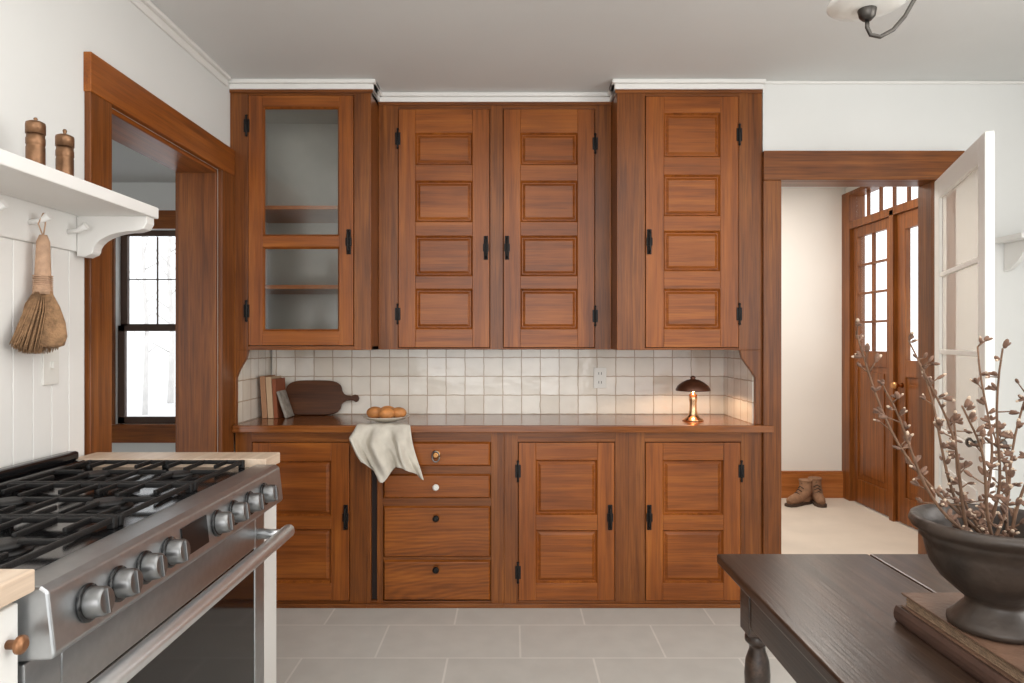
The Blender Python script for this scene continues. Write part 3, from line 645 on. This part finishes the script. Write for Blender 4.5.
# ---------------- table
tx0,tx1,ty0,ty1,tz=.545,1.55,.45,1.82,.75
e=empty('dining_table',(1.05,1.13,0),'dark worn wooden farmhouse table with turned legs','table')
MB().box(tx0,.948,ty0,ty1,tz-.026,tz).box(.951,tx1,ty0,ty1,tz-.026,tz).box(tx0+.012,tx1-.012,ty0+.012,ty1-.012,tz-.036,tz-.026).obj('tabletop',['tabl'],e,bevel=.006,seg=3)
MB().box(tx0+.05,tx0+.075,ty0+.08,ty1-.08,.60,tz-.036).box(tx1-.075,tx1-.05,ty0+.08,ty1-.08,.60,tz-.036).box(tx0+.08,tx1-.08,ty0+.05,ty0+.075,.60,tz-.036).box(tx0+.08,tx1-.08,ty1-.075,ty1-.05,.60,tz-.036).obj('apron',['tabl'],e,bevel=.002)
for lxx in (tx0+.08,tx1-.08):
    for lyy in (ty0+.08,ty1-.08):
        m=MB().box(lxx-.033,lxx+.033,lyy-.033,lyy+.033,.575,tz-.036)
        m.lathe([(.026,.575),(.031,.565),(.031,.553),(.020,.542),(.020,.532),(.029,.505),(.032,.47),(.029,.40),(.024,.25),(.020,.16),(.028,.14),(.028,.125),(.019,.11),(.023,.06),(.021,0)],(lxx,lyy,0),24)
        m.obj('leg',['tabl'],e,bevel=.002)
def flatbook(x0,x1,y0,y1,z0,z1,cov,label,flip=False):
    e=empty('book',((x0+x1)/2,(y0+y1)/2,z0),label,'book','old books stacked on the table')
    m=MB().box(x0,x1,y0,y1,z0,z0+.004).box(x0,x1,y0,y1,z1-.004,z1)
    xs=x1 if flip else x0; zc_=(z0+z1)/2; hh=(z1-z0)/2; sg=1 if flip else -1
    m.prism([(xs-sg*.003,z0),(xs+sg*.003,z0),(xs+sg*.007,zc_-hh*.5),(xs+sg*.008,zc_),(xs+sg*.007,zc_+hh*.5),(xs+sg*.003,z1),(xs-sg*.003,z1)],'Y',y0,y1)
    m.obj('cover',[cov],e,bevel=.0015)
    m=MB()
    for k in range(7):
        zz=z0+.0045+(z1-z0-.009)*k/7; j=.0012*(k%2)
        m.box(x0+(.007 if flip else .003)+j,x1-(.003 if flip else .007)-j,y0+.006+j,y1-.006-j,zz,zz+(z1-z0-.009)/7)
    m.obj('pages',['paperd'],e)
flatbook(.778,1.02,1.0,1.38,.7505,.783,'oldb2','thick brown cloth-bound book under another book')
flatbook(.780,1.01,1.03,1.37,.7835,.812,'oldb','old leather-bound book carrying the urn',True)
ux,uy,uz=.850,1.2,.8125
prof=[(.068,0),(.074,.004),(.074,.014),(.066,.020),(.058,.030),(.047,.042),(.046,.05),(.060,.062),(.086,.085),(.102,.11),(.109,.135),(.112,.150),(.118,.154),(.118,.160),(.121,.166),(.130,.171),(.134,.179),(.131,.188),(.122,.190),(.112,.184),(.106,.16),(.095,.12),(.06,.08),(.01,.07)]
MB().lathe(prof,(ux,uy,uz),56).obj('urn',['stone'],label='dark bronze-brown footed urn holding dried branches',cat='urn')
# branches
tips=[(850,337,1.22),(874,392,1.08),(905,338,1.34),(924,356,1.16),(986,343,1.3),(1008,350,1.12),(1030,380,1.25),(945,425,1.30),(1045,420,1.10),(965,400,1.05),(1000,420,1.35)]
for i,(tx,ty,td) in enumerate(tips):
    tip=P(tx,ty,td); an=2*math.pi*i/len(tips)
    base=Vector((ux+.032*math.cos(an),uy+.032*math.sin(an),uz+.10))
    rimt=Vector((ux+(tip.x-ux)*.42,uy+(tip.y-uy)*.4,uz+.20))
    e=empty('dried_branch',base,'dried brown branch with dark buds and pale flower clusters','dried branch','dried branches in the urn')
    pts=[]
    for k in range(19):
        t=k/18
        p=base*(1-t)**2+2*rimt*(1-t)*t+tip*t*t
        bow=Vector((.0,0,0.010*math.sin(t*math.pi*2.5+i)))+Vector((.016*math.sin(t*7+i),0,0))*t
        pts.append(p+bow)
    m=MB().tube(pts,[lerp(.0036,.0015,k/18) for k in range(19)],7)
    b=MB()
    for k in range(5,19):
        for q in range(1 if k%2 and k<17 else 2):
            t0=pts[k].lerp(pts[k-1],random.random()*.6); dr=Vector((random.uniform(-1,1),random.uniform(-.6,.6),random.uniform(-.1,1))).normalized()
            ln=random.uniform(.012,.026) if random.random()<.4 else .005
            tp=t0+dr*ln
            if ln>.01: m.tube([t0,tp],[.0014,.0010],5)
            for z_ in range(random.choice([1,2,3,3])):
                d2=(dr+Vector((random.uniform(-.9,.9),random.uniform(-.9,.9),random.uniform(-.5,.9)))).normalized()
                rt=d2.to_track_quat('Z','Y').to_matrix(); s_=random.uniform(.7,1.2)
                b.ell(tp+d2*.005,(.0040*s_,.0029*s_,.0074*s_),7,5,0,rt)
                if random.random()<.35: b.ell(tp+d2*(.005+.006*s_),(.0029*s_,.0024*s_,.0038*s_),6,4,1,rt)
    m.obj('stem',['stem'],e); b.obj('buds',['bud','budp'],e,kind='stuff')

# ---------------- boots
def boot(cx,cy,ang,label):
    e=empty('boot',(cx,cy,0),label,'boot','boots by the hall baseboard')
    T=Matrix.Translation((cx,cy,0))@Matrix.Rotation(ang,4,'Z')@Matrix.Scale(.95,4)
    up=MB().tube([(-.135,0,.035),(-.12,0,.042),(-.08,0,.048),(-.03,0,.056),(.02,0,.068),(.06,0,.09),(.085,0,.125),(.09,0,.165),(.09,0,.2)],[.018,.034,.042,.046,.050,.058,.055,.053,.056],16,sy=.95)
    up.tube([(.02,0,.045),(.09,0,.045),(.13,0,.045)],[.036,.042,.03],14)
    up.tube([Vector((.09+.053*math.cos(t),.051*math.sin(t),.2)) for t in [k*math.pi/8 for k in range(17)]],.007,6)
    up.xf(T).obj('upper',['boot'],e)
    so=[(-.155,0),(-.14,-.035),(-.09,-.05),(-.02,-.046),(.04,-.038),(.1,-.042),(.14,-.03),(.15,0),(.14,.03),(.1,.042),(.04,.038),(-.02,.046),(-.09,.05),(-.14,.035)]
    MB().prism(so,'Z',0,.022).xf(T).obj('sole',['sole'],e,bevel=.003)
    l=MB()
    for k in range(5):
        x=-.02+k*.024; z=.104+k*.022; l.tube([(x,-.026,z-.01),(x-.014,0,z+.008),(x,.026,z-.01)],.004,6)
    l.xf(T).obj('laces',['lace'],e)
boot(2.31,5.50,math.radians(30),'brown suede lace-up ankle boot turned sideways')
boot(2.48,5.54,math.radians(80),'brown suede lace-up ankle boot beside its pair')

# ---------------- ceiling lamp
Yl=2.0
e=empty('ceiling_light',(1.26,Yl,CZ),'opal glass shade on a curved dark pewter arm','ceiling light')
pl_=[(1.26,2.56),(1.25,2.42),(1.205,2.345),(1.177,2.315),(1.151,2.268),(1.116,2.228),(1.078,2.207),(1.050,2.213),(1.040,2.235),(1.040,2.262)]
MB().tube([(x,Yl,z) for x,z in pl_],.006,10).lathe([(.06,CZ),(.06,CZ-.012),(.03,CZ-.04),(.01,CZ-.05)],(1.26,Yl,0),24).obj('arm',['pewter'],e)
MB().lathe([(.012,2.255),(.022,2.265),(.026,2.285),(.022,2.30)],(1.04,Yl,0),20).obj('holder',['pewter'],e)
MB().lathe([(.02,2.287),(.06,2.29),(.10,2.298),(.109,2.305),(.107,2.312),(.085,2.33),(.05,2.36),(.035,2.39),(.03,2.40)],(1.04,Yl,0),40).obj('shade',['opal'],e)

# ---------------- light
w=bpy.data.worlds.new('World'); bpy.context.scene.world=w; w.use_nodes=True
bg=w.node_tree.nodes['Background']; bg.inputs[0].default_value=(.97,.98,1,1); bg.inputs[1].default_value=1.85
def area(name,loc,rot,sx_,sy_,en,col=(1,1,1)):
    l=bpy.data.lights.new(name,'AREA'); l.shape='RECTANGLE'; l.size=sx_; l.size_y=sy_; l.energy=en; l.color=col
    o=bpy.data.objects.new(name,l); C.objects.link(o); o.location=loc; o.rotation_euler=rot; return o
area('hall_fill_light',(1.8,4.7,2.58),(0,0,0),.8,.8,30,(1,.93,.85))  # unseen warm lamp added to light the closed hall
area('window_daylight',(-.6,-2.3,1.7),(math.radians(88),0,math.radians(-8)),3.5,2.0,62,(1,.99,.97))
area('side_fill_light',(2.78,.6,1.6),(0,math.radians(90),0),1.6,2.2,48,(1,.99,.97))  # added fill at the right wall, which has no window
area('ceiling_fill_light',(.4,.9,2.59),(0,0,0),2.4,2.0,32,(1,.99,.97))  # added overhead fill above the view, brightens floor, stove and table
# ---------------- camera
cd=bpy.data.cameras.new('camera'); cd.sensor_width=36; cd.lens=F/1024*36
co=bpy.data.objects.new('camera',cd); C.objects.link(co); co.location=(0,0,H); co.rotation_euler=(math.pi/2,0,0)
cd.clip_start=.05
bpy.context.scene.camera=co
bpy.context.scene.view_settings.view_transform='Standard'
